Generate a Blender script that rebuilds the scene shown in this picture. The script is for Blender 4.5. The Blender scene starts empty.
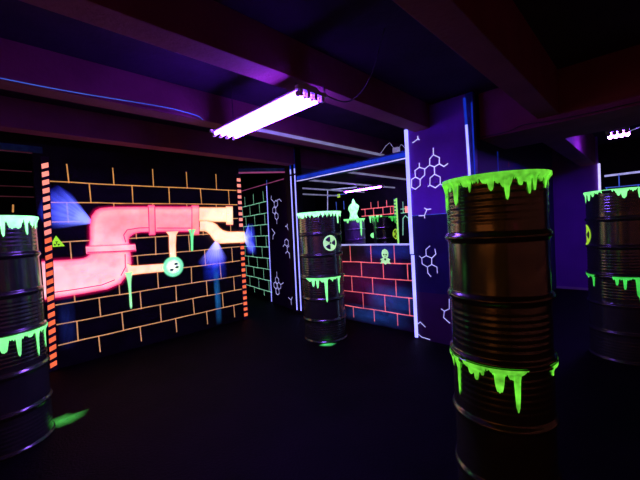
import bpy, bmesh, math, random
from mathutils import Vector, Matrix
rnd = random.Random(7)
S = bpy.context.scene
PI = math.pi
COL = S.collection

# ------------------------------------------------------------------ camera, world, exposure
cam = bpy.data.cameras.new('camera'); camo = bpy.data.objects.new('camera', cam); COL.objects.link(camo)
cam.sensor_width = 36; cam.lens = 335 / 640 * 36; cam.clip_start = 0.05
R3 = Matrix(((0.699, 0.064, -0.712), (-0.712, -0.018, -0.702), (-0.057, 0.998, 0.033)))
cx_ = R3.col[0].normalized(); cz_ = (R3.col[2] - cx_ * R3.col[2].dot(cx_)).normalized(); cy_ = cz_.cross(cx_)
M4 = Matrix((cx_, cy_, cz_)).transposed().to_4x4(); M4.translation = Vector((0, 0, 1.53))
camo.matrix_world = M4
S.camera = camo
w = bpy.data.worlds.new('world'); S.world = w; w.use_nodes = True
w.node_tree.nodes['Background'].inputs[0].default_value = (0.25, 0.05, 0.35, 1)
w.node_tree.nodes['Background'].inputs[1].default_value = 0.02
S.view_settings.view_transform = 'Standard'; S.view_settings.look = 'None'
S.view_settings.gamma = 1; S.view_settings.use_curve_mapping = False
S.view_settings.exposure = 0.0

# ------------------------------------------------------------------ materials
def mat_surface(name, c1, c2, rough=0.6, metal=0.0, scale=4.0, bump=0.0, bscale=30.0, spec=0.5):
    m = bpy.data.materials.new(name); m.use_nodes = True; nt = m.node_tree; b = nt.nodes['Principled BSDF']
    tc = nt.nodes.new('ShaderNodeTexCoord'); n = nt.nodes.new('ShaderNodeTexNoise'); n.inputs['Scale'].default_value = scale
    n.inputs['Detail'].default_value = 6
    r = nt.nodes.new('ShaderNodeValToRGB'); r.color_ramp.elements[0].position = .35; r.color_ramp.elements[1].position = .65
    r.color_ramp.elements[0].color = (*c1, 1); r.color_ramp.elements[1].color = (*c2, 1)
    nt.links.new(tc.outputs['Object'], n.inputs['Vector']); nt.links.new(n.outputs['Fac'], r.inputs['Fac'])
    nt.links.new(r.outputs['Color'], b.inputs['Base Color'])
    b.inputs['Roughness'].default_value = rough; b.inputs['Metallic'].default_value = metal
    b.inputs['Specular IOR Level'].default_value = spec
    if bump:
        n2 = nt.nodes.new('ShaderNodeTexNoise'); n2.inputs['Scale'].default_value = bscale; n2.inputs['Detail'].default_value = 4
        bp = nt.nodes.new('ShaderNodeBump'); bp.inputs['Strength'].default_value = bump; bp.inputs['Distance'].default_value = .02
        nt.links.new(tc.outputs['Object'], n2.inputs['Vector']); nt.links.new(n2.outputs['Fac'], bp.inputs['Height'])
        nt.links.new(bp.outputs['Normal'], b.inputs['Normal'])
    return m

def mat_glow(name, color, strength, base=None, vary=0.35, scale=6.0):
    """fluorescent paint or a lamp: gives off its own light, a little uneven like hand painting"""
    m = bpy.data.materials.new(name); m.use_nodes = True; nt = m.node_tree; b = nt.nodes['Principled BSDF']
    b.inputs['Base Color'].default_value = (*(base or [c * .5 for c in color]), 1); b.inputs['Roughness'].default_value = .7
    b.inputs['Emission Color'].default_value = (*color, 1)
    if vary:
        tc = nt.nodes.new('ShaderNodeTexCoord'); n = nt.nodes.new('ShaderNodeTexNoise'); n.inputs['Scale'].default_value = scale
        mr = nt.nodes.new('ShaderNodeMapRange'); mr.inputs[1].default_value = .3; mr.inputs[2].default_value = .7
        mr.inputs[3].default_value = strength * (1 - vary); mr.inputs[4].default_value = strength * (1 + vary)
        nt.links.new(tc.outputs['Object'], n.inputs['Vector']); nt.links.new(n.outputs['Fac'], mr.inputs[0])
        nt.links.new(mr.outputs[0], b.inputs['Emission Strength'])
    else: b.inputs['Emission Strength'].default_value = strength
    return m

def mat_paint_attr(name, strength):
    """airbrushed fluorescent paint: pigment colour and coverage come from mesh attributes"""
    m = bpy.data.materials.new(name); m.use_nodes = True; nt = m.node_tree; b = nt.nodes['Principled BSDF']; out = nt.nodes['Material Output']
    a = nt.nodes.new('ShaderNodeAttribute'); a.attribute_name = 'pigment'
    nt.links.new(a.outputs['Color'], b.inputs['Base Color']); nt.links.new(a.outputs['Color'], b.inputs['Emission Color'])
    tc = nt.nodes.new('ShaderNodeTexCoord'); n = nt.nodes.new('ShaderNodeTexNoise'); n.inputs['Scale'].default_value = 9; n.inputs['Detail'].default_value = 5
    mr = nt.nodes.new('ShaderNodeMapRange'); mr.inputs[1].default_value = .3; mr.inputs[2].default_value = .7
    mr.inputs[3].default_value = strength * .8; mr.inputs[4].default_value = strength * 1.15
    nt.links.new(tc.outputs['Object'], n.inputs['Vector']); nt.links.new(n.outputs['Fac'], mr.inputs[0]); nt.links.new(mr.outputs[0], b.inputs['Emission Strength'])
    b.inputs['Roughness'].default_value = .7
    t = nt.nodes.new('ShaderNodeBsdfTransparent'); mx = nt.nodes.new('ShaderNodeMixShader')
    nt.links.new(a.outputs['Alpha'], mx.inputs[0]); nt.links.new(t.outputs[0], mx.inputs[1]); nt.links.new(b.outputs[0], mx.inputs[2])
    nt.links.new(mx.outputs[0], out.inputs['Surface'])
    return m

MT = dict(
    floor=mat_surface('floor_dark', (.002, .0012, .0016), (.006, .003, .0045), .65, 0, 3, .4, 60, .10),
    ceil=mat_surface('ceiling_paint', (.045, .012, .06), (.065, .02, .085), .8, 0, 2, .2, 20, .2),
    beam=mat_surface('beam_paint', (.27, .055, .13), (.35, .08, .17), .7, 0, 3, .2, 30, .2),
    wall=mat_surface('wall_black', (.006, .004, .006), (.018, .009, .018), .6, 0, 3.5, .3, 40, .3),
    navy=mat_surface('panel_navy', (.012, .012, .07), (.018, .016, .10), .6, 0, 3, .1, 30, .3),
    plum=mat_surface('panel_plum', (.05, .016, .06), (.07, .02, .08), .6, 0, 3, .1, 30, .3),
    violet=mat_surface('panel_violet', (.22, .05, .55), (.28, .07, .66), .6, 0, 3, .1, 30, .3),
    purple=mat_surface('wall_purple', (.30, .08, .55), (.36, .10, .62), .7, 0, 2, .1, 30, .3),
    knee=mat_surface('knee_wall_paint', (.02, .008, .03), (.08, .02, .10), .5, 0, 3.0, .3, 30, .4),
    drum=mat_surface('drum_steel', (.14, .26, .12), (.22, .34, .15), .20, .78, 5, .05, 10, .6),
    drumw=mat_surface('drum_grey', (.60, .62, .75), (.72, .74, .85), .35, .1, 5, .08, 14, .5),
    lid=mat_surface('drum_lid', (.04, .05, .045), (.08, .09, .085), .4, .6, 5),
    metal=mat_surface('white_metal', (.7, .68, .72), (.8, .78, .82), .4, .3, 8),
    rail=mat_glow('pale_conduit', (.42, .40, .75), .34, base=(.6, .6, .7), vary=.3),  # faint glow put in so pale conduits and wires read as lamplit
    cable=mat_surface('dark_cable', (.04, .03, .05), (.08, .06, .1), .6, 0, 8),
    dark=mat_surface('matte_black', (.006, .006, .008), (.012, .01, .014), .7, 0, 8),
    bluetrim=mat_surface('blue_trim', (.02, .06, .35), (.03, .10, .5), .5, 0, 8),
    tealtrim=mat_surface('teal_trim', (.02, .10, .22), (.05, .30, .34), .5, 0, 14),
)
GL = dict(
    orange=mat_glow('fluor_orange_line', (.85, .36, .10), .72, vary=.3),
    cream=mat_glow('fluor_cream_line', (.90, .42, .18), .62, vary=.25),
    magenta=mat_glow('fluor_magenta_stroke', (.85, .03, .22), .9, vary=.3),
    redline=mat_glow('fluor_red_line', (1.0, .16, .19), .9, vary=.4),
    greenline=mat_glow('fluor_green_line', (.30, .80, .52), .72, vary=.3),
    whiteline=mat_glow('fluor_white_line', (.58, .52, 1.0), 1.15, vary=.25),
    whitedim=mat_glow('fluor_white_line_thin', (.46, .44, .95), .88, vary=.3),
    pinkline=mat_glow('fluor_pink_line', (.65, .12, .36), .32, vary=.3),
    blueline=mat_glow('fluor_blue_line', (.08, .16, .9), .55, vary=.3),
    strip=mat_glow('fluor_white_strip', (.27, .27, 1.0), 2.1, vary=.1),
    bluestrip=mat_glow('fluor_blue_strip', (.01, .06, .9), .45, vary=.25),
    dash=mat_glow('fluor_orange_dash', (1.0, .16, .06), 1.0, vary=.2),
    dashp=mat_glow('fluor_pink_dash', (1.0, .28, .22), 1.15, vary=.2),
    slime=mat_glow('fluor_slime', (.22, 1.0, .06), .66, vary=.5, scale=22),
    slimeb=mat_glow('fluor_slime_bright', (.30, 1.0, .42), 1.9, vary=.3, scale=10),  # slime brightness per drum stands in for the UV light reaching it
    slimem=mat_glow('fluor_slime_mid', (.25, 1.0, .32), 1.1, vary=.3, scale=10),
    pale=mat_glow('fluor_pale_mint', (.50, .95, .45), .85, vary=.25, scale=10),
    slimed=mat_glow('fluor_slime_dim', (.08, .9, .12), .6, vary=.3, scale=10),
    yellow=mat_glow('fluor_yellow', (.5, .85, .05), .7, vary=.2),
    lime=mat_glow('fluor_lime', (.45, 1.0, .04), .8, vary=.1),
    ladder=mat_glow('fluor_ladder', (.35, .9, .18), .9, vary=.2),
    uv=mat_glow('uv_tube', (.23, .055, 1.0), 60.0, base=(.5, .4, .8), vary=0),
    uvsmall=mat_glow('uv_tube_small', (.20, .05, 1.0), 150.0, base=(.5, .4, .8), vary=0),
    uvfar=mat_glow('uv_tube_far', (.30, .055, 1.0), 90.0, base=(.5, .4, .8), vary=0),
    fade=mat_paint_attr('airbrush_paint', 1.35),
    backorange=mat_glow('fluor_orange_unseen', (1.0, .22, .04), .28, vary=.4),  # unseen lines, added for the front drum to reflect
    dullred=mat_glow('dull_red_glow', (.30, .06, .10), .12, vary=.4),
    violetspot=mat_glow('fluor_violet_edge', (.25, .15, .8), .5, vary=.3),
)

# ------------------------------------------------------------------ mesh builder
class MB:
    def __init__(s): s.v = []; s.f = []; s.m = []; s.c = []; s.mats = []; s.smooth = False; s.usecol = False
    def mi(s, m):
        if m not in s.mats: s.mats.append(m)
        return s.mats.index(m)
    def add(s, vs, fs, m, cols=None):
        o = len(s.v); s.v += [tuple(p) for p in vs]; k = s.mi(m)
        s.c += cols if cols else [(1, 1, 1, 1)] * len(vs)
        if cols: s.usecol = True
        for f in fs: s.f.append(tuple(o + i for i in f)); s.m.append(k)
    def box(s, a, b, m):
        (x0, y0, z0), (x1, y1, z1) = a, b
        vs = [(x, y, z) for z in (z0, z1) for x, y in ((x0, y0), (x1, y0), (x1, y1), (x0, y1))]
        s.add(vs, [(0, 3, 2, 1), (4, 5, 6, 7), (0, 1, 5, 4), (1, 2, 6, 5), (2, 3, 7, 6), (3, 0, 4, 7)], m)
    def obox(s, P, d, u, n, m):
        """box from corner P along three edge vectors"""
        P, d, u, n = map(Vector, (P, d, u, n))
        vs = [P, P + d, P + d + u, P + u, P + n, P + d + n, P + d + u + n, P + u + n]
        s.add(vs, [(0, 3, 2, 1), (4, 5, 6, 7), (0, 1, 5, 4), (1, 2, 6, 5), (2, 3, 7, 6), (3, 0, 4, 7)], m)
    def tube(s, pts, r, m, n=8, caps=True):
        pts = [Vector(p) for p in pts]; rs = r if isinstance(r, (list, tuple)) else [r] * len(pts)
        vs = []; fs = []
        for i, p in enumerate(pts):
            t = (pts[min(i + 1, len(pts) - 1)] - pts[max(i - 1, 0)]).normalized()
            a = t.cross(Vector((0, 0, 1)));
            if a.length < 1e-3: a = t.cross(Vector((0, 1, 0)))
            a.normalize(); b = t.cross(a)
            vs += [p + (a * math.cos(2 * PI * k / n) + b * math.sin(2 * PI * k / n)) * rs[i] for k in range(n)]
        for i in range(len(pts) - 1):
            for k in range(n): fs.append((i * n + k, i * n + (k + 1) % n, (i + 1) * n + (k + 1) % n, (i + 1) * n + k))
        if caps: fs.append(tuple(range(n))[::-1]); fs.append(tuple((len(pts) - 1) * n + k for k in range(n)))
        s.add(vs, fs, m)
    def lathe(s, prof, m, n=48, ctr=(0, 0, 0), close=False):
        vs = []; fs = []
        for r, z in prof: vs += [(ctr[0] + r * math.cos(2 * PI * k / n), ctr[1] + r * math.sin(2 * PI * k / n), ctr[2] + z) for k in range(n)]
        for i in range(len(prof) - 1):
            for k in range(n): fs.append((i * n + k, i * n + (k + 1) % n, (i + 1) * n + (k + 1) % n, (i + 1) * n + k))
        s.add(vs, fs, m)
    def build(s, name, parent=None, smooth=False, loc=(0, 0, 0), weld=False):
        me = bpy.data.meshes.new(name); me.from_pydata(s.v, [], s.f)
        for m in s.mats: me.materials.append(m)
        me.polygons.foreach_set('material_index', s.m)
        if smooth: me.polygons.foreach_set('use_smooth', [True] * len(s.f))
        if s.usecol:
            at = me.color_attributes.new('pigment', 'FLOAT_COLOR', 'POINT')
            at.data.foreach_set('color', [x for c in s.c for x in c])
        me.update()
        if weld:
            bm = bmesh.new(); bm.from_mesh(me); bmesh.ops.remove_doubles(bm, verts=bm.verts, dist=2e-5); bm.to_mesh(me); bm.free()
        o = bpy.data.objects.new(name, me); COL.objects.link(o); o.parent = parent; o.location = loc
        return o

def struct(o): o['kind'] = 'structure'; return o
def tag(o, label, cat, group=None, kind=None):
    o['label'] = label; o['category'] = cat
    if group: o['group'] = group
    if kind: o['kind'] = kind
    return o
def empty(name, loc, label, cat, group=None):
    o = bpy.data.objects.new(name, None); COL.objects.link(o); o.location = loc; o.empty_display_size = .1
    return tag(o, label, cat, group)

# wall planes: (origin, horizontal direction, outward normal); a mark at (s, z) lies on the plane
class Plane:
    def __init__(s, O, D, N): s.O = Vector((*O, 0)); s.D = Vector((*D, 0)).normalized(); s.N = Vector((*N, 0)).normalized()
    def __call__(s, a, z, off=.002): return s.O + s.D * a + s.N * off + Vector((0, 0, z))
PW = Plane((0, 5.19), (1, 0), (0, -1))          # pipe mural wall, s = x
KW = Plane((4.2, 0), (0, 1), (-1, 0))           # low wall, s = y
MP = Plane((4.0, 0), (0, 1), (-1, 0))           # molecule panel, s = y
SA = Vector((4.12, 4.75)); SB = Vector((4.72, 7.4)); sd = (SB - SA).normalized()
SL = Plane(tuple(SA), tuple(sd), (-sd.y, sd.x)) # passage wall
FX = Plane((9.0, 0), (0, 1), (-1, 0))           # far wall of inner room
RX = Plane((9.5, 0), (0, 1), (-1, 0))
LX = Plane((-2.5, 0), (0, 1), (1, 0))
BY = Plane((0, -3.0), (1, 0), (0, 1))
def line(mb, P, pts, wd, m, off=.003):
    wd *= .82
    """painted line on a wall, mitred between segments, following the given points"""
    for i in range(len(pts) - 1):
        a = Vector(pts[i]); b = Vector(pts[i + 1]); d = (b - a).normalized(); n = Vector((-d.y, d.x)) * wd / 2; e = d * wd * .3
        q = [a - e - n, b + e - n, b + e + n, a - e + n]
        mb.add([P(x, z, off) for x, z in q], [(0, 1, 2, 3)], m)
def rect(mb, P, x0, z0, x1, z1, m, off=.003, skew=0):
    mb.add([P(x0, z0, off), P(x1, z0 + skew, off), P(x1, z1 + skew, off), P(x0, z1, off)], [(0, 1, 2, 3)], m)
def wob(x): return x + rnd.uniform(-.006, .006)
def hline(mb, P, x0, x1, z, wd, m, off=.003, step=.25):
    n = max(2, int(abs(x1 - x0) / step) + 1); pts = [(x0 + (x1 - x0) * i / (n - 1), z + rnd.uniform(-.004, .004)) for i in range(n)]
    line(mb, P, pts, wd, m, off)

# ------------------------------------------------------------------ structure
CZ = 3.0
b = MB(); b.box((-2.6, -3.1, -.1), (9.7, 9.1, 0), MT['floor']); struct(b.build('floor'))
b = MB(); b.box((-2.6, -3.1, CZ), (9.7, 9.1, CZ + .1), MT['ceil']); struct(b.build('ceiling'))

# wall with the pipe mural
b = MB(); b.box((.5, 5.19, 0), (3.30, 5.29, CZ), MT['wall'])
zs = [.04 + .25 * k for k in range(1, 10)]       # mortar lines
for z in zs:
    hline(b, PW, .60, 3.24, wob(z + (.005 if z > 1 else .003)), .017, GL['orange'] if z > 2 else GL['cream'])
for k in range(0, 9):
    z0 = zs[k]; z1 = zs[k + 1] if k < 8 else 2.53
    xs = [.80 + .507 * i for i in range(5)] if (8 - k) % 2 == 0 else [1.055 + .504 * i for i in range(5)]
    for x in xs:
        if k == 8: x += .03
        line(b, PW, [(wob(x), z0), (wob(x), z1 + (rnd.uniform(-.02, .02) if k == 8 else 0))], .017, GL['orange'] if k > 6 else GL['cream'])
for i in range(5):
    x = 1.02 + .503 * i; line(b, PW, [(x, .292), (x + .004, .08)], .016, GL['cream'])
struct(b.build('wall_front'))
# lintel over the left opening and wall above it, edge marks of teal and pink paint
b = MB(); b.box((-2.5, 5.19, 2.66), (.5, 5.29, CZ), MT['wall']); b.box((-2.5, 5.17, 2.625), (.6, 5.30, 2.70), MT['tealtrim'])
line(b, PW, [(-2.5, 2.62), (.50, 2.615)], .018, GL['dullred'], .022)
struct(b.build('trim_1'))
def dashes(name, x0, wd, lean, n, z0, pitch, h, slant):
    b = MB(); T = z0 + n * pitch + .04
    P8 = [(x0, 5.19, 0), (x0 + wd, 5.19, 0), (x0 + wd + lean * T, 5.19, T), (x0 + lean * T, 5.19, T)]
    b.add(P8 + [(x, y - .018, z) for x, y, z in P8], [(0, 1, 2, 3), (7, 6, 5, 4), (0, 4, 5, 1), (1, 5, 6, 2), (2, 6, 7, 3), (3, 7, 4, 0)], MT['plum'])
    for k in range(n):
        z = z0 + k * pitch; xa = x0 + lean * z
        if name == 'trim_3' and 1.36 < z < 1.56: continue
        m = GL['dashp'] if z > 1.6 else GL['dash']
        rect(b, PW, xa + .006, z - slant / 2, xa + wd - .006, z + h - slant / 2, m, .02, slant)
    return struct(b.build(name))
dashes('trim_2', .495, .078, .032, 25, .05, .1, .058, .025)
dashes('trim_3', 3.21, .085, .013, 25, .05, .1, .055, 0)
# lintel of the passage doorway
b = MB(); P0 = Vector((3.30, 5.18, 2.62)); dv = Vector((.80, -.50, -.0)); nv = Vector((.03, .05, 0))
b.obox(P0, dv, (0, 0, .06), nv, MT['tealtrim'])
b.obox(P0 + Vector((0, 0, -.018)), dv, (0, 0, .018), nv, GL['pinkline'])
b.obox(P0 + Vector((0, 0, .06)), dv, (0, 0, CZ - 2.68), nv, MT['wall'])
struct(b.build('trim_4'))

# passage wall with green bricks and a molecule board
b = MB()
L = 3.0; b.obox(SL(0, 0, 0), SL.D * 1.12, (0, 0, CZ), -SL.N * .08, MT['plum']); b.obox(SL(1.12, 0, 0), SL.D * (L - 1.12), (0, 0, CZ), -SL.N * .08, MT['wall'])
gz = [.215 + .2465 * k for k in range(9)]
for z in gz: hline(b, SL, 1.13, 2.69, z, .017, GL['greenline'])
for k, z in enumerate(gz):
    z1 = gz[k + 1] if k < 8 else 2.42
    for x in ([1.53, 2.11, 2.62] if k % 2 else [1.27, 1.85, 2.42]):
        line(b, SL, [(x, z), (x + rnd.uniform(-.01, .01), z1)], .018, GL['greenline'])
for x in (1.56, 2.15): line(b, SL, [(x, .215), (x, .09)], .018, GL['greenline'])
line(b, SL, [(2.72, .03), (2.70, 2.2)], .025, GL['greenline'])
line(b, SL, [(.25, 2.53), (2.62, 2.59)], .022, GL['pinkline'], .004)
line(b, SL, [(1.06, 2.50), (1.17, .02)], .035, GL['strip'], .006)
line(b, SL, [(1.04, 2.62), (1.05, 2.53)], .03, GL['blueline'], .006)
def hexpts(c, rx, rz, rot=0): return [(c[0] + rx * math.sin(PI / 3 * k + rot), c[1] + rz * math.cos(PI / 3 * k + rot)) for k in range(7)]
for c in [(.666, 2.087), (.765, 1.965), (.672, 1.838), (.295, 1.300), (.205, 1.165), (.93, .392), (.752, .405), (.846, .275), (.835, .510)]:
    line(b, SL, hexpts(c, .088, .072), .017, GL['whitedim'])
for p in [[(.672, 1.77), (.677, 1.681)], [(.857, 2.271), (.88, 2.21), (.80, 2.161), (.745, 2.12)], [(.61, 2.152), (.492, 2.17), (.411, 2.112)],
          [(.934, 1.587), (.799, 1.499), (.90, 1.44), (.912, 1.37)], [(.169, 1.678), (.239, 1.623), (.181, 1.525)], [(.239, 1.623), (.30, 1.617)],
          [(.380, 1.264), (.46, 1.22)], [(.29, 1.13), (.37, 1.09)], [(.205, 1.093), (.195, 1.005), (.12, .94)], [(.12, 1.13), (.062, 1.087)],
          [(.835, .582), (.825, .69)], [(.665, .44), (.54, .49)], [(.361, .215), (.247, .182), (.14, .314)], [(.247, .182), (.249, .09)], [(.93, .32), (.90, .20)]]:
    line(b, SL, p, .017, GL['whitedim'])
struct(b.build('wall_passage'))

# board wall with molecules: three stacked sheets
b = MB()
for z0, z1, m in ((0, .63, MT['plum']), (.63, 1.632, MT['navy']), (1.632, 2.98, MT['violet'])):
    b.box((4.0, 1.48, z0), (4.08, 2.27, z1), m)
line(b, MP, [(2.22, 1.632), (1.49, 1.630)], .007, GL['blueline'], .001)
mol = [[(1.889, 2.365), (1.815, 2.317), (1.819, 2.241), (1.884, 2.215), (1.943, 2.248), (1.939, 2.325), (1.889, 2.365)],
       [(2.084, 2.244), (2.012, 2.21), (2.016, 2.135), (2.081, 2.089), (2.145, 2.129), (2.148, 2.212), (2.084, 2.244)],
       [(2.081, 2.089), (2.085, 2.012), (2.153, 1.973), (2.206, 2.004), (2.201, 2.106), (2.145, 2.129)],
       [(1.885, 2.125), (1.815, 2.08), (1.819, 1.995), (1.884, 1.957), (1.953, 2.001), (1.946, 2.087), (1.885, 2.125)],
       [(2.047, 1.11), (1.973, 1.08), (1.977, .999), (2.038, .965), (2.108, 1.003), (2.11, 1.077), (2.047, 1.11)],
       [(1.887, 2.448), (1.889, 2.365)], [(1.819, 2.241), (1.763, 2.199), (1.712, 2.226)], [(1.943, 2.248), (2.012, 2.21)], [(2.082, 2.298), (2.084, 2.244)],
       [(1.884, 2.215), (1.885, 2.125)], [(1.819, 1.995), (1.78, 1.972)], [(1.953, 2.001), (1.98, 1.985)], [(2.164, 2.576), (2.143, 2.578), (2.085, 2.606), (2.086, 2.641)],
       [(2.085, 2.606), (2.067, 2.589)], [(2.041, 1.72), (2.008, 1.698), (1.954, 1.7)], [(2.008, 1.698), (2.046, 1.625), (2.122, 1.626)], [(2.046, 1.625), (2.043, 1.592)],
       [(2.047, 1.11), (2.047, 1.189), (1.991, 1.234)], [(1.973, 1.08), (1.916, 1.132), (1.926, 1.195)], [(1.977, .999), (1.91, .969), (1.907, .893)],
       [(2.038, .965), (2.035, .887), (1.996, .844)], [(2.11, 1.077), (2.142, 1.104)], [(1.879, .443), (1.84, .42), (1.775, .456), (1.77, .579)],
       [(1.84, .42), (1.852, .337), (1.776, .279)], [(2.241, .179), (2.173, .23), (2.105, .175)], [(2.246, .084), (2.162, .032), (2.05, .02)]]
for p in mol: line(b, MP, p, .0135, GL['whiteline'] if p[0][1] > 1.3 else GL['whitedim'])
struct(b.build('wall_middle'))
# glowing corner strip, edge post with two blue lines
b = MB(); b.box((3.975, 2.222, 1.13), (4.0, 2.262, 2.757), GL['strip']); b.box((3.975, 2.215, .02), (4.0, 2.25, 1.115), GL['strip']); struct(b.build('trim_5'))
b = MB(); b.box((4.0, 1.40, 0), (4.08, 1.48, 2.98), MT['bluetrim'])
line(b, MP, [(1.49, 2.93), (1.478, 2.62)], .034, GL['bluestrip'], .004); line(b, MP, [(1.478, 2.62), (1.455, 1.60)], .034, GL['strip'], .005)
line(b, MP, [(1.41, 2.86), (1.405, 1.60)], .018, GL['bluestrip'], .004); struct(b.build('trim_6'))
# post between the passage and the big opening, two glowing lines
b = MB(); b.box((4.0, 4.43, 0), (4.12, 4.75, CZ), MT['dark'])
for y in (4.475, 4.585):
    line(b, MP, [(y + .045, .08), (y, 2.50)], .034, GL['strip'], .004); line(b, MP, [(y, 2.55), (y, 2.62)], .034, GL['strip'], .004); line(b, MP, [(y, 2.62), (y, 2.95)], .04, GL['bluestrip'], .003)
struct(b.build('trim_7'))
# header over the big opening
b = MB(); b.box((4.0, 2.262, 2.385), (4.12, 4.43, 2.50), MT['bluetrim'])
rect(b, MP, 2.262, 2.415, 4.43, 2.475, GL['bluestrip'], .003)
hline(b, MP, 2.262, 4.43, 2.395, .018, GL['whiteline'], .005)
struct(b.build('trim_8'))
# low brick wall in the opening
b = MB(); b.box((4.2, 2.27, 0), (4.3, 4.43, 1.245), MT['knee'])
b.box((4.19, 2.27, 1.232), (4.31, 4.43, 1.250), GL['whitedim'])
kz = [.235, .485, .735, .97]
for z in kz: hline(b, KW, 2.3, 4.4, z, .017, GL['redline'])
kk = [0] + kz + [1.23]
for k in range(5):
    for x in ([2.643, 3.055, 3.465, 3.87, 4.27] if k % 2 == 0 else [2.44, 2.846, 3.255, 3.66, 4.07]):
        line(b, KW, [(x, kk[k] + (.06 if k == 0 else 0)), (x, kk[k + 1])], .017, GL['redline'])
def lerp(a, c, t): return tuple(x + (y - x) * t for x, y in zip(a, c))
def resample(pts, n):
    P = [Vector(p) for p in pts]; d = [0]
    for i in range(1, len(P)): d.append(d[-1] + (P[i] - P[i - 1]).length)
    out = []
    for k in range(n):
        t = d[-1] * k / (n - 1); i = max(j for j in range(len(P) - 1) if d[j] <= t + 1e-9)
        u = (t - d[i]) / max(d[i + 1] - d[i], 1e-9); out.append(P[i].lerp(P[i + 1], min(u, 1)))
    return out
def airfan(mb, P, apex, rim, col, a0, a1, off=.005):
    R0 = resample(rim, 25); rim = [(p.x, p.y) for p in R0]; n = len(rim); m = 10; st = [rnd.uniform(.65, 1) for _ in rim]; vs = []; cs = []
    for i in range(m + 1):
        t = i / m
        for x, z in rim: vs.append(P(apex[0] + (x - apex[0]) * t, apex[1] + (z - apex[1]) * t, off)); 
        for j in range(n):
            e = 1 - abs(2 * j / (n - 1) - 1) ** 3.0
            cs.append((*[c0 + (c1 - c0) * t for c0, c1 in zip(*col)], max(0, (a0 + (a1 - a0) * t) * e * (1 - t ** 3) * (st[j] if t > .3 else 1))))
    fs = [(i * n + j, i * n + j + 1, (i + 1) * n + j + 1, (i + 1) * n + j) for i in range(m) for j in range(n - 1)]
    mb.add(vs, fs, GL['fade'], cs)
def airpatch(mb, P, x0, x1, z0, z1, col, a, off=.004, nx=10, nz=8):
    vs = []; cs = []
    for j in range(nz + 1):
        for i in range(nx + 1):
            u = i / nx; v = j / nz; vs.append(P(x0 + (x1 - x0) * u, z0 + (z1 - z0) * v, off))
            cs.append((*col, a * math.sin(PI * u) * math.sin(PI * v) * rnd.uniform(.5, 1)))
    mb.add(vs, [(j * (nx + 1) + i, j * (nx + 1) + i + 1, (j + 1) * (nx + 1) + i + 1, (j + 1) * (nx + 1) + i) for j in range(nz) for i in range(nx)], GL['fade'], cs)
airpatch(b, KW, 2.3, 3.2, 1.02, 1.26, (.02, .05, .45), .35); airpatch(b, KW, 2.3, 3.2, .18, .66, (.01, .10, .5), .32)
airpatch(b, KW, 2.4, 3.7, .0, .3, (.02, .08, .4), .3); airpatch(b, KW, 2.5, 3.9, .2, 1.1, (.22, .01, .14), .15, .0045)
struct(b.build('wall_low'))
# side corridor and far walls
b = MB(); b.box((4.08, 1.42, 0), (8.45, 1.47, CZ), MT['navy'])
b.add([(4.85, 1.417, 1.2), (4.87, 1.417, 1.2), (4.89, 1.417, 2.42), (4.87, 1.417, 2.42)], [(0, 1, 2, 3)], GL['bluestrip'])
b.add([(5.33, 1.417, 2.27), (5.37, 1.417, 2.25), (5.40, 1.417, 2.30), (5.35, 1.417, 2.34)], [(0, 1, 2, 3)], GL['dullred'])
struct(b.build('wall_corridor'))
b = MB(); b.box((8.45, .69, 0), (8.55, 1.47, CZ), MT['purple']); b.box((8.44, .69, 0), (8.45, 1.42, .05), MT['metal']); struct(b.build('wall_far'))
b = MB(); b.box((8.42, .655, 0), (8.47, .69, 2.48), GL['whiteline']); struct(b.build('trim_9'))
b = MB(); b.box((9.5, -3.0, 0), (9.6, 1.5, CZ), MT['wall'])
line(b, RX, [(.66, 2.315), (-2.8, 2.34)], .05, GL['whitedim']); 
for k in range(8): hline(b, RX, -2.9, .66, 2.06 - .25 * k, .022, GL['blueline'])
for k in range(9):
    for i in range(7): x = .44 - .49 * i + (.0 if k % 2 == 0 else .2); line(b, RX, [(x, 2.31 - .25 * k), (x, 2.06 - .25 * k)], .022, GL['blueline'])
rect(b, RX, -.1, 1.93, .20, 1.985, GL['dashp'], .006)
struct(b.build('wall_right'))
b = MB(); b.box((9.0, 1.47, 0), (9.1, 9.0, CZ), MT['wall'])
for z in (2.10, 1.87): hline(b, FX, 5.55, 6.85, z, .03, GL['redline'])
for x in (5.85, 6.17, 6.45): line(b, FX, [(x, 2.1), (x, 2.30)], .03, GL['redline'])
for x in (5.62, 6.0, 6.36, 6.7): line(b, FX, [(x, 1.87), (x, 2.1)], .03, GL['redline'])
for z in (1.62, 1.38, 1.15): hline(b, FX, 5.48, 5.75, z, .03, GL['redline'])
for z in (1.0, 1.3, 1.6, 1.87): line(b, FX, [(5.72, z), (5.72, z + .2)], .03, GL['redline'])
for z in (1.99, 1.87): hline(b, FX, 4.6, 5.36, z, .025, GL['greenline'])
for x in (5.28, 4.9): line(b, FX, [(x, 1.87), (x, 2.2)], .025, GL['greenline'])
rect(b, FX, 5.02, 1.87, 5.22, 2.06, GL['dashp'], .006)
line(b, FX, [(5.33, 1.2), (5.30, 1.7), (5.22, 1.78), (5.12, 1.7), (5.10, 1.2)], .035, GL['greenline'])
line(b, FX, [(8.39, 2.2), (8.33, 2.93), (7.0, 2.86)], .045, GL['whitedim'])
for x in (7.95, 7.6): line(b, FX, [(x, 2.17), (x, 2.45)], .03, GL['blueline'])
hline(b, FX, 7.4, 8.3, 2.70, .03, GL['blueline']); rect(b, FX, 7.75, 2.60, 7.88, 2.72, GL['yellow'], .006)
line(b, FX, [(6.9, 1.8), (6.88, 1.1)], .04, GL['redline'])
struct(b.build('wall_inner'))
b = MB(); b.box((5.44 * 0 + 8.94, 5.43, .3), (9.0, 5.56, 2.33), MT['tealtrim'])
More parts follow.
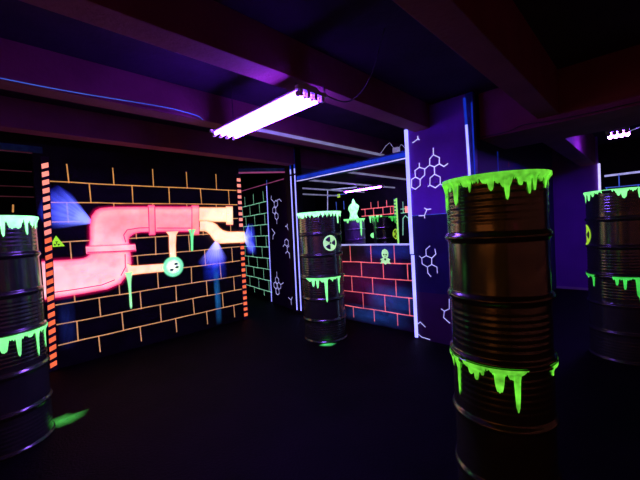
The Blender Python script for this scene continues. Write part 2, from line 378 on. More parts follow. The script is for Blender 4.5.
PF = Plane((8.94, 0), (0, 1), (-1, 0)); rect(b, PF, 5.435, .3, 5.485, 2.33, GL['ladder'])
for k in range(20): rect(b, PF, 5.485, .34 + .1 * k, 5.55, .395 + .1 * k, GL['ladder'])
struct(b.build('trim_10'))
b = MB(); b.box((-2.6, -3.0, 0), (-2.5, 9.0, CZ), MT['wall'])
for k in range(9):  # out-of-view glowing lines and bands, added as reflections for the front drum
    z = .05 + .3 * k; hline(b, LX, -2.8, 5.0, z, .03, GL['backorange'], step=1)
    for i in range(12): x = -2.6 + .62 * i + (.31 if k % 2 else 0); line(b, LX, [(x, z), (x, z + .3)], .03, GL['backorange'])
rect(b, LX, -.35, 1.26, 2.4, 1.52, GL['dash'], .006); rect(b, LX, -.2, .35, 1.0, .5, GL['dash'], .006)
struct(b.build('wall_left'))
b = MB(); b.box((-2.5, -3.1, 0), (9.5, -3.0, CZ), MT['wall'])
for k in range(6): hline(b, BY, -2.4, 6.0, .3 + .4 * k, .03, GL['redline'], step=2)  # unseen red lines and the dot below, put in for drum reflections
b.add([BY(-.34 + .12 * math.cos(a), 1.54 + .12 * math.sin(a), .006) for a in [2 * PI * k / 16 for k in range(16)]], [tuple(range(16))], GL['magenta'])
struct(b.build('wall_back'))
b = MB(); b.box((-2.5, 8.0, 0), (4.9, 8.1, CZ), MT['wall']); PB = Plane((0, 8.0), (1, 0), (0, -1))
for z in (2.87, 2.59, 2.41): hline(b, PB, -2.4, 3.0, z, .022, GL['dullred'], step=1)  # glowing lines stand for beam edges lit red in the room behind
pass; line(b, PB, [(.45, 2.14), (.46, 2.26)], .03, GL['orange']); struct(b.build('wall_store'))
b = MB(); b.box((4.9, 9.0, 0), (9.0, 9.1, CZ), MT['wall']); struct(b.build('wall_end'))

# ------------------------------------------------------------------ ceiling beams
def beam(a, c, label):
    b = MB(); b.box(a, c, MT['beam']); o = b.build('ceiling_beam'); bv = o.modifiers.new('b', 'BEVEL'); bv.width = .006; bv.segments = 2
    return tag(o, label, 'beam', 'ceiling beams')
beam((-2.5, 1.92, 2.70), (4.2, 2.13, CZ), 'long ceiling beam directly above the near end of the bright tube light')
beam((-2.5, 3.22, 2.70), (9.0, 3.41, CZ), 'ceiling beam with the blue thread along it, above the far end of the tube light')
beam((-2.5, 4.46, 2.70), (9.0, 4.66, CZ), 'ceiling beam running just in front of the pipe mural wall')
beam((-2.5, .63, 2.55), (4.19, .82, CZ), 'wide near ceiling beam running toward the top of the frame above the front drums')
beam((4.19, -3.0, 2.47), (5.12, 1.40, CZ), 'broad cross beam over the front drums that the long near beam meets')
beam((5.12, .72, 2.47), (8.45, .96, CZ), 'short far beam with one side lit violet, ending at the purple wall')

# ------------------------------------------------------------------ UV tube lights
def tube_light(loc, length, width, n, glow, label, along_x=False, drop=((-.45, .18), (.45, .4)), rw=.016):
    t = empty('tube_light', loc, label, 'light', 'ultraviolet tube lights')
    if along_x: t.rotation_euler = (0, 0, -PI / 2)
    h = length / 2; hw = width / 2
    b = MB(); b.box((-hw * .8, -h, .035), (hw * .8, h, .05), MT['metal'])
    b.add([(-hw * .8, -h, .05), (-hw * .8, h, .05), (-hw * .4, h, .09), (-hw * .4, -h, .09), (hw * .4, -h, .09), (hw * .4, h, .09), (hw * .8, h, .05), (hw * .8, -h, .05)],
          [(0, 1, 2, 3), (3, 2, 5, 4), (4, 5, 6, 7), (0, 3, 4, 7), (1, 6, 5, 2)], MT['metal'])
    for sy in (-1, 1): b.box((-hw, sy * h - .02, .03), (hw, sy * h + .02, .055), MT['metal'])
    b.build('housing', t)
    for k in range(n):
        x = -hw + width * (k + .5) / n
        q = MB(); q.tube([(x, -h + .035, .012), (x, h - .035, .012)], rw, glow, 10); q.build('tube', t, True)
        for sy in (-1, 1):
            e = MB(); e.box((x - .014, sy * h - .012, -.012), (x + .014, sy * h + .012, .036), MT['metal'])
            e.tube([(x, sy * (h - .04), .012), (x, sy * (h - .01), .012)], rw * 1.25, MT['metal'], 10); e.build('socket', t)
    for y, l in drop:
        q = MB(); q.tube([(0, y * length, .088), (0, y * length, .088 + l)], .004, MT['cable'], 6); q.build('hanger', t)
    return t
tube_light((1.835, 2.46, 2.53), 1.30, .30, 4, GL['uv'], 'bright four-tube ultraviolet ceiling light, the largest, between two beams', drop=((-.37, .082), (.35, .382)))
tube_light((6.12, .28, 2.56), .34, .24, 4, GL['uvsmall'], 'small distant four-tube light hanging at the upper right', True, drop=((-.3, .352), (.3, .352)), rw=.022)
tube_light((7.26, 5.45, 2.50), 1.28, .10, 1, GL['uvfar'], 'slim purple tube light seen through the opening behind the low wall', drop=((-.4, .412), (.4, .412)), rw=.016)

# thread and cables
def cable(name, pts, r, m, label, cat='cable', n=6):
    P = [Vector(p) for p in pts]; out = []
    for i in range(len(P) - 1):
        p0, p1, p2, p3 = P[max(i - 1, 0)], P[i], P[i + 1], P[min(i + 2, len(P) - 1)]
        for k in range(6):
            t = k / 6; out.append(.5 * ((2 * p1) + (p2 - p0) * t + (2 * p0 - 5 * p1 + 4 * p2 - p3) * t * t + (3 * p1 - p0 - 3 * p2 + p3) * t ** 3))
    out.append(P[-1]); b = MB(); b.tube(out, r, m, n); return tag(b.build(name, None, True), label, cat)
cable('thread', [(-.6, 3.215, 2.71), (.17, 3.19, 2.70), (.59, 3.17, 2.70), (1.18, 3.06, 2.69), (1.40, 3.08, 2.695), (1.57, 3.13, 2.70), (1.66, 3.2, 2.70)], .004, GL['blueline'],
      'thin glowing blue thread hanging along a ceiling beam at left', 'thread')
cable('power_cable', [(1.93, 1.77, 2.63), (2.05, 1.84, 2.60), (2.28, 1.80, 2.60), (2.30, 1.60, 2.72), (2.22, 1.38, 3.0)], .005, MT['cable'],
      'dark power cable sagging from the near end of the big tube light')
cable('surface_cable', [(4.17, 1.38, 2.49), (4.165, 1.1, 2.485), (4.17, .95, 2.52), (4.165, .74, 2.5), (4.17, .4, 2.49), (4.165, -.6, 2.50)], .005, MT['lid'],
      'pale cable running along the cross beam above the front drums')
cable('lamp_lead', [(6.37, .26, 2.60), (6.40, .10, 2.66), (6.36, -.15, 2.72), (6.3, -.5, 3.0)], .006, MT['rail'], 'pale lead curving away from the small distant light')
for x0, y, x1, lab in ((5.0, 5.54, 9.0, 'pale ceiling conduit beside the slim purple tube light, the middle one behind the opening'),
                 (5.0, 4.38, 9.0, 'pale ceiling conduit nearest the glowing corner strip behind the opening'),
                 (5.6, 6.70, 9.0, 'pale ceiling conduit behind the slim purple tube light, the lowest in view'),
                 (2.15, 3.197, 4.9, 'pale conduit along the ceiling beam behind the big tube light, above the blue opening header'),
                 (5.6, 7.8, 9.0, 'pale ceiling conduit farthest back above the grey drum with slime')):
    b = MB(); b.tube([(x0, y, 2.715 if y < 3.5 else 2.66), (x1, y, 2.715 if y < 3.5 else 2.66)], .022, MT['rail'], 8)
    tag(b.build('conduit', None, True), lab, 'conduit', 'ceiling conduits')
# junction box on the header with loose wires
j = empty('junction_box', (4.04, 2.43, 2.50), 'small pinkish junction box with loose wires on top of the opening header', 'box')
b = MB(); b.box((-.03, -.04, 0), (.03, .04, .07), MT['rail']); b.build('box_body', j)
b = MB(); b.tube([(0, .03, .06), (0, .10, .16), (0, .16, .13), (0, .28, .02)], .004, MT['rail'], 6); b.tube([(0, -.03, .05), (0, -.08, .1), (0, -.14, .03)], .004, MT['rail'], 6); b.build('wire', j, True)

# ------------------------------------------------------------------ pipe mural
fadeM = GL['fade']
PINK = (1, .44, .48); MID = (1, .27, .31); SALM = (1, .48, .34); CREAM = (1.1, .80, .50); EDGE = (.95, .04, .20)
def ribbon(mb, P, top, bot, colf, off=.006, n=30, halo=.05, hcol=(.7, .0, .10), edge=EDGE, smoothpair=True):
    if smoothpair and len(top) == len(bot):
        T = []; B = []
        for i in range(len(top) - 1):
            for k in range(5):
                t = k / 5; T.append(Vector(top[i]).lerp(Vector(top[i + 1]), t)); B.append(Vector(bot[i]).lerp(Vector(bot[i + 1]), t))
        T.append(Vector(top[-1])); B.append(Vector(bot[-1])); n = len(T)
    else: T = resample(top, n); B = resample(bot, n)
    ts = [-1, -.6, -.3, 0, .05, .12, .2, .35, .5, .65, .8, .88, .95, 1, 1.3, 1.6, 2]
    vs = []; cs = []
    for i in range(n):
        d = (B[i] - T[i]); L = max(d.length, 1e-6); dn = d / L; c = colf(i / (n - 1), (T[i] + B[i]) / 2)
        for t in ts:
            if t < 0: p = T[i] + dn * (t * halo); al = (1 + t) ** 2 * .8; cc = hcol
            elif t > 1: p = B[i] + dn * ((t - 1) * halo); al = (2 - t) ** 2 * .8; cc = hcol
            else:
                p = T[i] + d * t; al = 1; e = min(t, 1 - t)
                if e < .03: cc = lerp(edge, c, .25)
                elif e < .08: cc = lerp(edge, c, .7)
                elif .1 < t < .25: cc = lerp(c, (1, .7, .6), .18)
                elif .82 < t < .92: cc = lerp(c, edge, .25)
                else: cc = c
            vs.append(P(p.x, p.y, off + (.001 if 0 <= t <= 1 else 0))); cs.append((*cc, al))
    m = len(ts); mb.add(vs, [(i * m + j, i * m + j + 1, (i + 1) * m + j + 1, (i + 1) * m + j) for i in range(n - 1) for j in range(m - 1)], fadeM, cs)
mural = empty('pipe_mural', (1.9, 5.19, 1.5), 'large pink and cream glowing painted pipes on the black brick wall', 'mural')
def part(mb, name, parent=mural):
    o = mb.build(name, None); o.parent = parent; o.location = -Vector(parent.location); return o
b = MB()
ribbon(b, PW, [(1.46, 1.38), (1.465, 1.30), (1.464, 1.20), (1.42, 1.071), (1.315, .947), (1.15, .893), (.857, .885), (.505, .878)],
       [(1.0, 1.40), (.995, 1.375), (.985, 1.355), (.96, 1.335), (.929, 1.322), (.87, 1.317), (.782, 1.317), (.505, 1.325)],
       lambda t, p: lerp(MID, PINK, min(1, .35 + t)), .007)
ribbon(b, PW, [(.995, 1.46), (1.016, 1.558), (1.024, 1.727), (1.052, 1.862), (1.102, 1.935), (1.16, 1.967), (1.289, 1.982), (1.776, 1.985), (2.50, 1.99)],
       [(1.46, 1.46), (1.452, 1.50), (1.455, 1.54), (1.47, 1.575), (1.50, 1.60), (1.55, 1.625), (1.62, 1.635), (1.776, 1.635), (2.50, 1.61)],
       lambda t, p: lerp(PINK, MID, min(1, t * 2.2)), .007)
part(b, 'pink_pipe')
def flange(pts, col, name='pipe_flange', e=EDGE, halo=.03):
    b = MB(); c = (sum(p[0] for p in pts) / len(pts), sum(p[1] for p in pts) / len(pts))
    ribbon(b, PW, [pts[0], pts[1]], [pts[3], pts[2]], lambda t, p: lerp(e, col, .45) if t < .12 or t > .88 else col, .010, 12, halo, edge=e, smoothpair=True); part(b, name)
flange([(.955, 1.475), (.955, 1.39), (1.545, 1.365), (1.545, 1.455)][::1] and [(.955, 1.475), (1.54, 1.46), (1.545, 1.372), (.955, 1.385)], PINK)
flange([(1.745, 2.01), (1.84, 2.01), (1.82, 1.585), (1.73, 1.585)], (1, .20, .26)); flange([(2.395, 2.015), (2.52, 2.015), (2.49, 1.56), (2.365, 1.56)], (1, .26, .26))
b = MB()
CE = (1, .38, .16)
ribbon(b, PW, [(2.525, 1.984), (3.01, 1.986)], [(2.51, 1.77), (2.99, 1.745)], lambda t, p: lerp(SALM, CREAM, min(1, .3 + t)), .007, halo=.03, hcol=(.6, .12, .05), edge=CE)
ribbon(b, PW, [(2.508, 1.765), (2.62, 1.765), (2.72, 1.745), (2.801, 1.696), (2.85, 1.64), (2.90, 1.60), (2.997, 1.57), (3.33, 1.555)],
       [(2.496, 1.609), (2.57, 1.605), (2.62, 1.585), (2.67, 1.54), (2.70, 1.49), (2.745, 1.431), (2.833, 1.385), (3.33, 1.37)],
       lambda t, p: lerp(SALM, CREAM, min(1, .4 + t)), .030, halo=.03, hcol=(.6, .12, .05), edge=CE)
part(b, 'cream_pipe')
flange([(3.0, 2.005), (3.135, 2.005), (3.12, 1.695), (2.985, 1.70)], CREAM, e=CE)
b = MB(); ribbon(b, PW, [(1.975, 1.62), (2.015, 1.56), (2.005, 1.40), (2.005, 1.18)], [(2.16, 1.62), (2.12, 1.56), (2.10, 1.40), (2.095, 1.18)], lambda t, p: lerp(SALM, CREAM, .2 + .5 * t), .009, halo=.02, hcol=(.6, .1, .05), edge=CE)
ribbon(b, PW, [(1.42, 1.20), (1.47, 1.165), (1.6, 1.155), (1.92, 1.142)], [(1.42, 1.0), (1.475, 1.04), (1.6, 1.04), (1.92, 1.03)], lambda t, p: lerp(SALM, CREAM, .5), .009, halo=.02, hcol=(.6, .1, .05), edge=CE)
ribbon(b, PW, [(3.345, 1.50), (3.355, 1.15), (3.345, .98)], [(3.39, 1.50), (3.40, 1.15), (3.365, .98)], lambda t, p: lerp(CREAM, PINK, t), .0, halo=.01) if False else None
part(b, 'thin_pipe')
b = MB(); mg = GL['magenta']
for p in ([(.97, 1.40), (1.25, 1.385), (1.535, 1.378)], [(.53, .945), (.80, .945), (1.10, .955), (1.25, 1.0)], [(1.747, 1.99), (1.733, 1.60)], [(1.838, 1.99), (1.818, 1.60)],
          [(2.398, 1.99), (2.368, 1.58)], [(1.42, 1.50), (1.40, 1.60), (1.45, 1.67), (1.60, 1.69), (1.74, 1.69)], [(1.85, 1.68), (2.35, 1.66)], [(1.40, 1.33), (1.39, 1.15), (1.33, 1.05)]):
    line(b, PW, p, .016, mg, .016)
part(b, 'outline_stroke')
# valve wheel
b = MB(); n = 32; vc = (2.045, 1.085)
def disc(mb, P, c, rs, cols, off, rx=1.0, n=32):
    vs = [P(c[0], c[1], off)]; cs = [cols[0]]
    for r, cc in zip(rs, cols[1:]):
        for k in range(n): vs.append(P(c[0] + r * rx * math.cos(2 * PI * k / n), c[1] + r * math.sin(2 * PI * k / n), off)); cs.append(cc)
    fs = [(0, 1 + k, 1 + (k + 1) % n) for k in range(n)]
    for i in range(len(rs) - 1):
        for k in range(n): a = 1 + i * n; fs.append((a + k, a + (k + 1) % n, a + n + (k + 1) % n, a + n + k))
    mb.add(vs, fs, fadeM, cs)
MINT = (.65, 1.1, .65, 1); MINTD = (.22, .85, .45, 1)
disc(b, PW, vc, [.05, .09, .115, .14, .165], [(.9, 1, .75, 1), (.9, 1, .75, 1), MINT, MINTD, MINTD, (.05, .5, .25, 0)], .012)
for a0 in (-15, -120, 40):
    a = math.radians(a0); p = (vc[0] + .055 * math.cos(a), vc[1] + .055 * math.sin(a))
    b.add([PW(p[0] + .03 * math.cos(q) , p[1] + .018 * math.sin(q), .014) for q in [2 * PI * k / 10 for k in range(10)]], [tuple(range(10))], MT['tealtrim'])
part(b, 'valve_wheel')
def sdrip(top, tip, wd, col=(.15, .85, .3), name='slime_drip'):
    b = MB(); x0, z0 = top; x1, z1 = tip
    def wz(t): return wd * (.75 * (1 - t) ** 5 + .30 * (1 if t < .93 else .6))
    n = 14; vs = []; cs = []
    for i in range(n + 1):
        t = i / n; x = x0 + (x1 - x0) * t; z = z0 + (z1 - z0) * t
        for sx, al in ((-1.5, 0), (-.8, 1), (.8, 1), (1.5, 0)): vs.append(PW(x + sx * wz(t) / 2, z, .0135)); cs.append((*col, al * (1 if i < n else .3)))
    b.add(vs, [(i * 4 + j, i * 4 + j + 1, i * 4 + 5 + j, i * 4 + 4 + j) for i in range(n) for j in range(3)], fadeM, cs); part(b, name)
sdrip((1.43, 1.08), (1.425, .565), .08, (.3, .85, .35)); sdrip((2.375, 1.64), (2.352, 1.29), .10)
b = MB(); BL = ((.35, .45, 1.8), (.03, .05, 1.3))
airfan(b, PW, (1.07, 1.77), [(.62, 1.70), (.54, 1.80), (.50, 1.92), (.54, 2.06), (.60, 2.18), (.72, 2.26), (.86, 2.16)], BL, 1.0, .95, .005); part(b, 'steam_spray')
b = MB(); airfan(b, PW, (2.79, 1.46), [(2.40, 1.10), (2.50, 1.02), (2.62, .97), (2.76, .95), (2.90, 1.0), (2.98, 1.12)], ((.8, .8, 2.0), (.03, .05, 1.4)), 1.0, .8, .0085)
airpatch(b, PW, 2.50, 2.95, .75, 1.12, (.01, .03, .6), .6, .0045); airpatch(b, PW, 2.68, 2.80, .02, 1.05, (.01, .10, .30), .9, .0048)
part(b, 'steam_spray')
b = MB(); airpatch(b, PW, .60, .80, .2, .9, (.01, .02, .16), .35, .0048); part(b, 'blue_overspray')
for o in [mural]: pass
s = empty('steam_mural', tuple(SL(2.2, 1.4, 0)), 'blue airbrushed steam puff painted on the green-lined bricks in the passage', 'mural')
b = MB(); airfan(b, SL, (2.66, 1.38), [(2.35, 1.0), (2.0, 1.05), (1.85, 1.2), (2.1, 1.35), (1.95, 1.5), (2.2, 1.62), (2.22, 1.8), (2.38, 1.62), (2.5, 1.4)], ((.9, .9, 2.0), (.12, .16, 1.6)), 1, .9, .006)
airpatch(b, SL, 1.85, 2.55, 1.0, 1.75, (.05, .07, 1.0), .8, .007)
o = b.build('spray_paint'); o.parent = s; o.location = -Vector(s.location)
# warning triangle
t = empty('warning_sign', (.663, 5.18, 1.55), 'small lime triangle warning sign beside the striped strip at the left of the pipes', 'sign')
def tri(mb, c, r, m, off):
    mb.add([PW(c[0] + r * 1.0 * math.sin(2 * PI * k / 3), c[1] + r * math.cos(2 * PI * k / 3), off) for k in range(3)] +
           [PW(c[0] + r * 1.0 * math.sin(2 * PI * k / 3), c[1] + r * math.cos(2 * PI * k / 3), off - .004) for k in range(3)],
           [(0, 1, 2), (5, 4, 3), (0, 3, 4, 1), (1, 4, 5, 2), (2, 5, 3, 0)], m)
b = MB(); tri(b, (.663, 1.542), .09, GL['lime'], .012); o = b.build('sign_plate'); o.parent = t; o.location = -Vector(t.location)
b = MB()
for k in range(3):
    a = math.radians(90 + 120 * k); q = [(.012, -.3), (.034, -.5), (.034, .5), (.012, .3)]
    b.add([PW(.663 + r * math.cos(a + f), 1.532 + r * math.sin(a + f), .0135) for r, f in q], [(0, 1, 2, 3)], MT['dark'])
b.add([PW(.663 + .008 * math.cos(2 * PI * k / 8), 1.532 + .008 * math.sin(2 * PI * k / 8), .0135) for k in range(8)], [tuple(range(8))], MT['dark'])
o = b.build('symbol'); o.parent = t; o.location = -Vector(t.location)
# skull-like gas mask mark on the low wall
t = empty('hazard_decal', (4.2, 3.05 - .2, 1.02), 'small pale yellow hooded hazard mark near the top of the low red-lined wall', 'sign')
b = MB(); c = (2.80, 1.06)
vs = [(0, .10), (.035, .085), (.05, .05), (.045, .01), (.03, -.01), (.075, -.03), (.055, -.045), (.075, -.085), (.03, -.075), (0, -.095), (-.03, -.075), (-.075, -.085), (-.055, -.045), (-.075, -.03), (-.03, -.01), (-.045, .01), (-.05, .05), (-.035, .085)]
b.add([KW(c[0], c[1], .006)] + [KW(c[0] + 1.2 * x, c[1] + 1.2 * z, .006) for x, z in vs], [(0, 1 + i, 1 + (i + 1) % len(vs)) for i in range(len(vs))], GL['pale'])
for x, z, r in ((-.02, .035, .014), (.02, .035, .014), (0, -.035, .018), (0, .005, .008)):
    b.add([KW(c[0] + x + r * math.cos(2 * PI * k / 10), c[1] + z + r * math.sin(2 * PI * k / 10), .008) for k in range(10)], [tuple(range(10))], MT['dark'])
o = b.build('decal_paint'); o.parent = t; o.location = -Vector(t.location)

# ------------------------------------------------------------------ drums
H = .88
def prof(z, R, H=.88):
    rb = R - .014
    if z < .016 or z > H - .016: return R
    if z < .03: return rb + .014 * (1 - (z - .016) / .014)
    if z > H - .03: return rb + .014 * (1 - (H - .016 - z) / .014)
    r = rb
    for hz in (.297, .583):
        d = abs(z - hz)
        if d < .024: r += .015 * math.cos(d / .024 * PI / 2) ** 1.3
    for a0, a1 in ((.055, .235), (.645, .825)):
        if a0 < z < a1: r += .0011 * math.sin((z - a0) / (a1 - a0) * 12 * PI) 
    return r
def drum(loc, R, label, paint=None, sym=None, body='drum', glow='slime', seed=1, backfill=True, rimpaint=True, H=.88):
    rr = random.Random(seed)
    t = empty('steel_drum', loc, label, 'drum', 'stacked steel drums')
    base = math.atan2(-loc[1], -loc[0])            # towards the middle of the floor where people stand
    zz = [0, .008, .015]; z = .02
    while z < H - .02: zz.append(z); z += .006
    zz += [H - .015, H - .008, H]
    b = MB(); b.lathe([(R - .004, 0)] + [(prof(z, R, H), z) for z in zz[1:-1]] + [(R - .004, H), (R - .012, H), (R - .014, H - .018)], MT[body], 72); b.build('drum_shell', t, True)
    b = MB(); b.lathe([(R - .0145, H - .016), (R * .8, H - .018), (R * .78, H - .012), (.001, H - .012)], MT['lid'], 48); b.build('drum_lid', t, True)
    b = MB(); b.lathe([(.03, H - .013), (.03, H - .002), (.001, H - .002)], MT['metal'], 16, (R * .55, 0, 0)); b.build('bung', t)
    if paint:
        band, drips = paint   # band: list of (phi0, phi1, depth)
        drips = [(p, l, wd) for p, l, wd in drips]
        if backfill:
            for p in range(100, 262, 14): drips.append((p + rr.uniform(-5, 5), rr.uniform(.03, .16), rr.uniform(2.5, 5)))
            band = band + [(95, 265, .02)]
        def depth(phi):
            d = 0
            for a0, a1, h in band:
                if a0 <= phi <= a1 or a0 <= phi - 360 <= a1: d = max(d, h * (.8 + .3 * math.sin(phi * .55 + seed) + .25 * math.sin(phi * 1.7 + 2 * seed)))
            for p, l, wd in drips:
                x = abs((phi - p + 180) % 360 - 180) / wd
                if x < 1: d = max(d, l * (1 - x ** 3) ** .8 if x > .35 else l * (.9 + .1 * (1 - x / .35)))
                elif x < 2.2: d = max(d, min(l, .04) * ((2.2 - x) / 1.2) ** 2)
            return d
        step = .8; N = int(360 / step); nz = 26; b = MB(); vs = []; fs = []; D = [depth(-90 + k * step) for k in range(N + 1)]
        for k in range(N + 1):
            a = base + math.radians(-90 + k * step)
            for i in range(nz + 1):
                z = H - .0005 - D[k] * i / nz; r = prof(z, R, H) + .0028
                vs.append((r * math.cos(a), r * math.sin(a), z))
        on = [D[k] > .004 or D[k + 1] > .004 for k in range(N)]
        start = next((k for k in range(N) if not on[k]), None)
        runs = []
        if start is None: runs = [list(range(N))]
        else:
            cur = []
            for q in range(N):
                k = (start + q) % N
                if on[k]: cur.append(k)
                elif cur: runs.append(cur); cur = []
            if cur: runs.append(cur)
        for ri, run in enumerate(runs):
            if len(run) < 3: continue
            b = MB(); vv = []; ff = []; m1 = nz + 1
            cols = run + [run[-1] + 1]
            for k in cols: vv += vs[k * m1:(k + 1) * m1]
            for q in range(len(run)):
                for i in range(nz): ff.append((q * m1 + i, q * m1 + i + 1, (q + 1) * m1 + i + 1, (q + 1) * m1 + i))
            b.add(vv, ff, GL[glow]); b.build('slime_paint', t, False, weld=True)
        if rimpaint:
            b = MB(); b.lathe([(R + .0028, H - .004), (R + .0028, H - .0005), (R + .001, H + .0005), (R - .013, H + .0005)], GL[glow], 72); b.build('slime_rim', t)
    if sym:
        phi, zc, r0, g = sym; b = MB(); n = 48; rs = [0, .14, .22, .45, .68, .8, 1.0]
        for i in range(len(rs) - 1):
            for k in range(n):
                th0, th1 = 2 * PI * k / n, 2 * PI * (k + 1) / n; tm = math.degrees((th0 + th1) / 2 + PI / 6) % 120
                dk = (rs[i + 1] <= .15) or (rs[i] >= .22 and rs[i + 1] <= .8 and tm < 60)
                q = []
                for r, th in ((rs[i], th0), (rs[i + 1], th0), (rs[i + 1], th1), (rs[i], th1)):
                    u = r * r0 * math.cos(th); z = zc + r * r0 * math.sin(th); rad = prof(z, R) + .0035; a = base + math.radians(phi) + u / R
                    q.append((rad * math.cos(a), rad * math.sin(a), z))
                b.add(q, [(0, 1, 2, 3)], MT['cable'] if dk else GL[g])
        b.build('radiation_symbol', t, weld=True)
    return t
# near stack
F = (1.80, .546); RF = .237
drum((*F, 0), RF, 'lower drum of the nearest, largest stack, with thick green drips below its top rim',
     ([(-84, -68, .01), (-38, -20, .02), (-14, 26, .012), (62, 76, .02)], [(-72, .08, 3), (-55, .20, 3), (-34, .06, 5), (-27, .08, 4), (-20, .05, 3), (-2, .115, 6), (16, .20, 3.5), (12, .05, 7), (68, .06, 5)]), glow='slime', seed=3, rimpaint=False, H=.866)
drum((*F, .866), RF, 'upper drum of the nearest, largest stack, bright green slime all round its top rim',
     ([(-90, 90, .032)], [(-78, .16, 5), (-68, .15, 3), (-58, .06, 5), (-46, .13, 5), (-30, .05, 8), (-26, .075, 2), (-8, .045, 7), (-3, .08, 4), (4, .05, 4), (13, .125, 3.2), (12, .07, 8),
       (27, .065, 4), (37, .105, 3), (33, .05, 8), (44, .09, 3), (55, .05, 5), (64, .08, 3), (75, .07, 3)]), glow='slime', seed=5, H=.866)
# middle stack
B = (3.363, 3.304); RB = .306
drum((*B, 0), RB, 'lower drum of the middle stack, beside the low red-lined brick wall',
     ([(-42, 52, .03)], [(-26, .12, 5), (-14, .14, 4), (-36, .05, 6), (8, .34, 4), (47, .24, 3), (26, .06, 3), (0, .06, 8)]), glow='slimem', seed=8, backfill=True, rimpaint=False)
drum((*B, H), RB, 'upper drum of the middle stack, with a round radiation symbol and pale slime rim',
     ([(-90, 90, .06)], [(58, .17, 4), (-50, .08, 9), (-10, .07, 9)]), sym=(26, .455, .105, 'pale'), glow='slimeb', seed=9)
# left stack
Lc = (.055, 3.62); RL = .30
drum((*Lc, 0), RL, 'lower drum of the stack cut by the left frame edge, green slime at its top',
     ([(-20, 90, .035)], [(22, .17, 3.5), (50, .22, 2.8), (72, .19, 2.5), (5, .12, 6), (38, .05, 6)]), glow='slimem', seed=12, backfill=True, rimpaint=False)
drum((*Lc, H), RL, 'upper drum of the stack cut by the left frame edge, pale glowing slime rim',
     ([(-90, 90, .07)], [(15, .16, 3), (26, .10, 7), (34, .10, 7), (47, .15, 3), (60, .08, 6), (5, .09, 6), (70, .10, 4)]), glow='slimeb', seed=13)
# right stack
Rc = (4.74, .215)
drum((*Rc, 0), .30, 'lower drum of the stack cut by the right frame edge, green drips under its rim',
     ([(-78, -48, .02), (-14, 60, .025)], [(-72, .05, 5), (-52, .13, 3), (-8, .09, 3), (4, .13, 3), (30, .28, 7), (24, .2, 4)]), glow='slimed', seed=15, rimpaint=False)
drum((*Rc, H), .30, 'upper drum of the stack cut by the right frame edge, ragged green slime rim',
     ([(-90, -28, .03), (-12, 75, .03)], [(-78, .12, 5), (-60, .10, 5), (-48, .06, 4), (-2, .07, 4), (6, .10, 5), (30, .11, 3), (45, .08, 4)]), sym=(-78, .42, .11, 'yellow'), glow='slimem', seed=16)
# drums inside the inner room
drum((7.50, 5.98, 0), .30, 'lower pale drum of the pair standing in the inner room under the slime heap', None, body='drumw')
drum((7.50, 5.98, H), .30, 'upper pale drum seen over the low wall with a glowing slime heap on it',
     ([(-90, 90, .05)], [(-40, .12, 9), (38, .50, 7), (20, .12, 12), (60, .1, 8)]), body='drumw', glow='slimem', seed=20)
drum((7.85, 5.20, 0), .33, 'lower dark drum of the pair in the inner room beside the ladder-like strip', None)
drum((7.85, 5.20, H), .33, 'upper dark drum in the inner room with green drips beside the ladder-like strip',
     ([(-70, -30, .04), (20, 80, .05)], [(-60, .12, 9), (-35, .14, 5), (40, .14, 9), (62, .2, 6)]), sym=(62, .40, .14, 'yellow'), glow='slimed', seed=22)
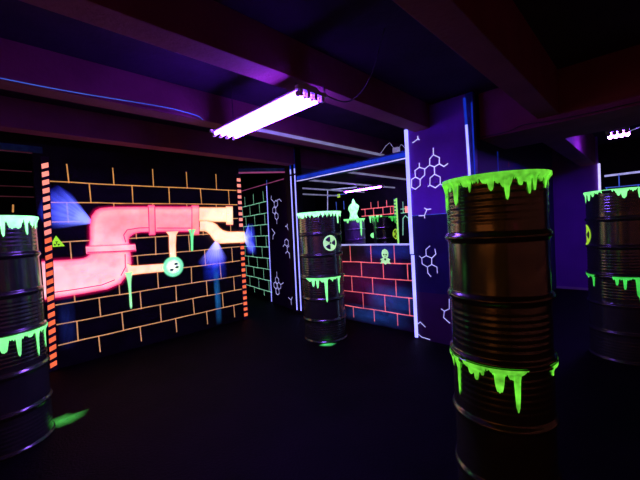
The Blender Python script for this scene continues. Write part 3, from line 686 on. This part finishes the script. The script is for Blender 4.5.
# slime heap on the pale drum
b = MB(); pr = [(.13, 0), (.12, .04), (.10, .10), (.09, .15), (.10, .20), (.135, .26), (.145, .31), (.14, .36), (.09, .41), (.05, .44), (.035, .50), (.012, .56), (.001, .57)]
vs = []; fs = []; n = 24
for i, (r, z) in enumerate(pr):
    for k in range(n):
        a = 2 * PI * k / n; q = r * (1 + .14 * math.sin(3 * a + z * 9) + .08 * math.sin(5 * a - z * 15)); vs.append((q * math.cos(a), q * math.sin(a), z))
for i in range(len(pr) - 1):
    for k in range(n): fs.append((i * n + k, i * n + (k + 1) % n, (i + 1) * n + (k + 1) % n, (i + 1) * n + k))
b.add(vs, fs, GL['slimeb']); tag(b.build('slime_heap', None, True, (7.50, 5.98, 2 * H + .003)), 'glowing mint slime heap with a pointed top standing on the pale drum', 'slime')
# drips painted on the inner room wall left of the dark drum
b = MB()
for x, l, wd in ((6.50, .22, .10), (6.38, .62, .07), (6.22, .2, .09), (6.08, .26, .07)):
    n = 8; vs = []
    for i in range(n + 1):
        t = i / n; ww = wd * ((1 - t) ** 2 + .35); vs += [FX(x - ww / 2, 1.86 - l * t, .008), FX(x + ww / 2, 1.86 - l * t, .008)]
    b.add(vs, [(2 * i, 2 * i + 1, 2 * i + 3, 2 * i + 2) for i in range(n)], GL['slimem'])
b.add([FX(6.40 + .13 * math.cos(a), 1.22 + .09 * math.sin(a), .008) for a in [2 * PI * k / 12 for k in range(12)]], [tuple(range(12))], GL['slimem'])
tag(b.build('painted_slime'), 'green slime drips painted on the inner wall below the red brick band', 'mural')
# paint splashes on the floor
def splash(name, c, pts, col, a, label):
    b = MB(); n = len(pts); vs = [(c[0], c[1], .003)]; cs = [(*col, a)]
    for f, al in ((.5, a * .6), (1.0, 0)):
        for x, y in pts: vs.append((c[0] + (x - c[0]) * f, c[1] + (y - c[1]) * f, .003)); cs.append((*col, al))
    fs = [(0, 1 + k, 1 + (k + 1) % n) for k in range(n)] + [(1 + k, 1 + (k + 1) % n, 1 + n + (k + 1) % n, 1 + n + k) for k in range(n)]
    b.add(vs, fs, fadeM, cs); return tag(b.build(name), label, 'paint')
splash('paint_splash', (.40, 3.66), [(.30, 3.62), (.36, 3.52), (.46, 3.52), (.56, 3.58), (.62, 3.70), (.50, 3.72), (.46, 3.78), (.34, 3.76)], (.05, .40, .05), .75, 'green paint splash on the floor at the foot of the left drum stack')
splash('paint_splash', (3.12, 3.07), [(3.02, 3.12), (3.05, 3.03), (3.12, 2.96), (3.24, 2.98), (3.2, 3.08), (3.1, 3.14)], (.06, .6, .12), 1.0, 'small green paint splash on the floor at the foot of the middle drum stack')
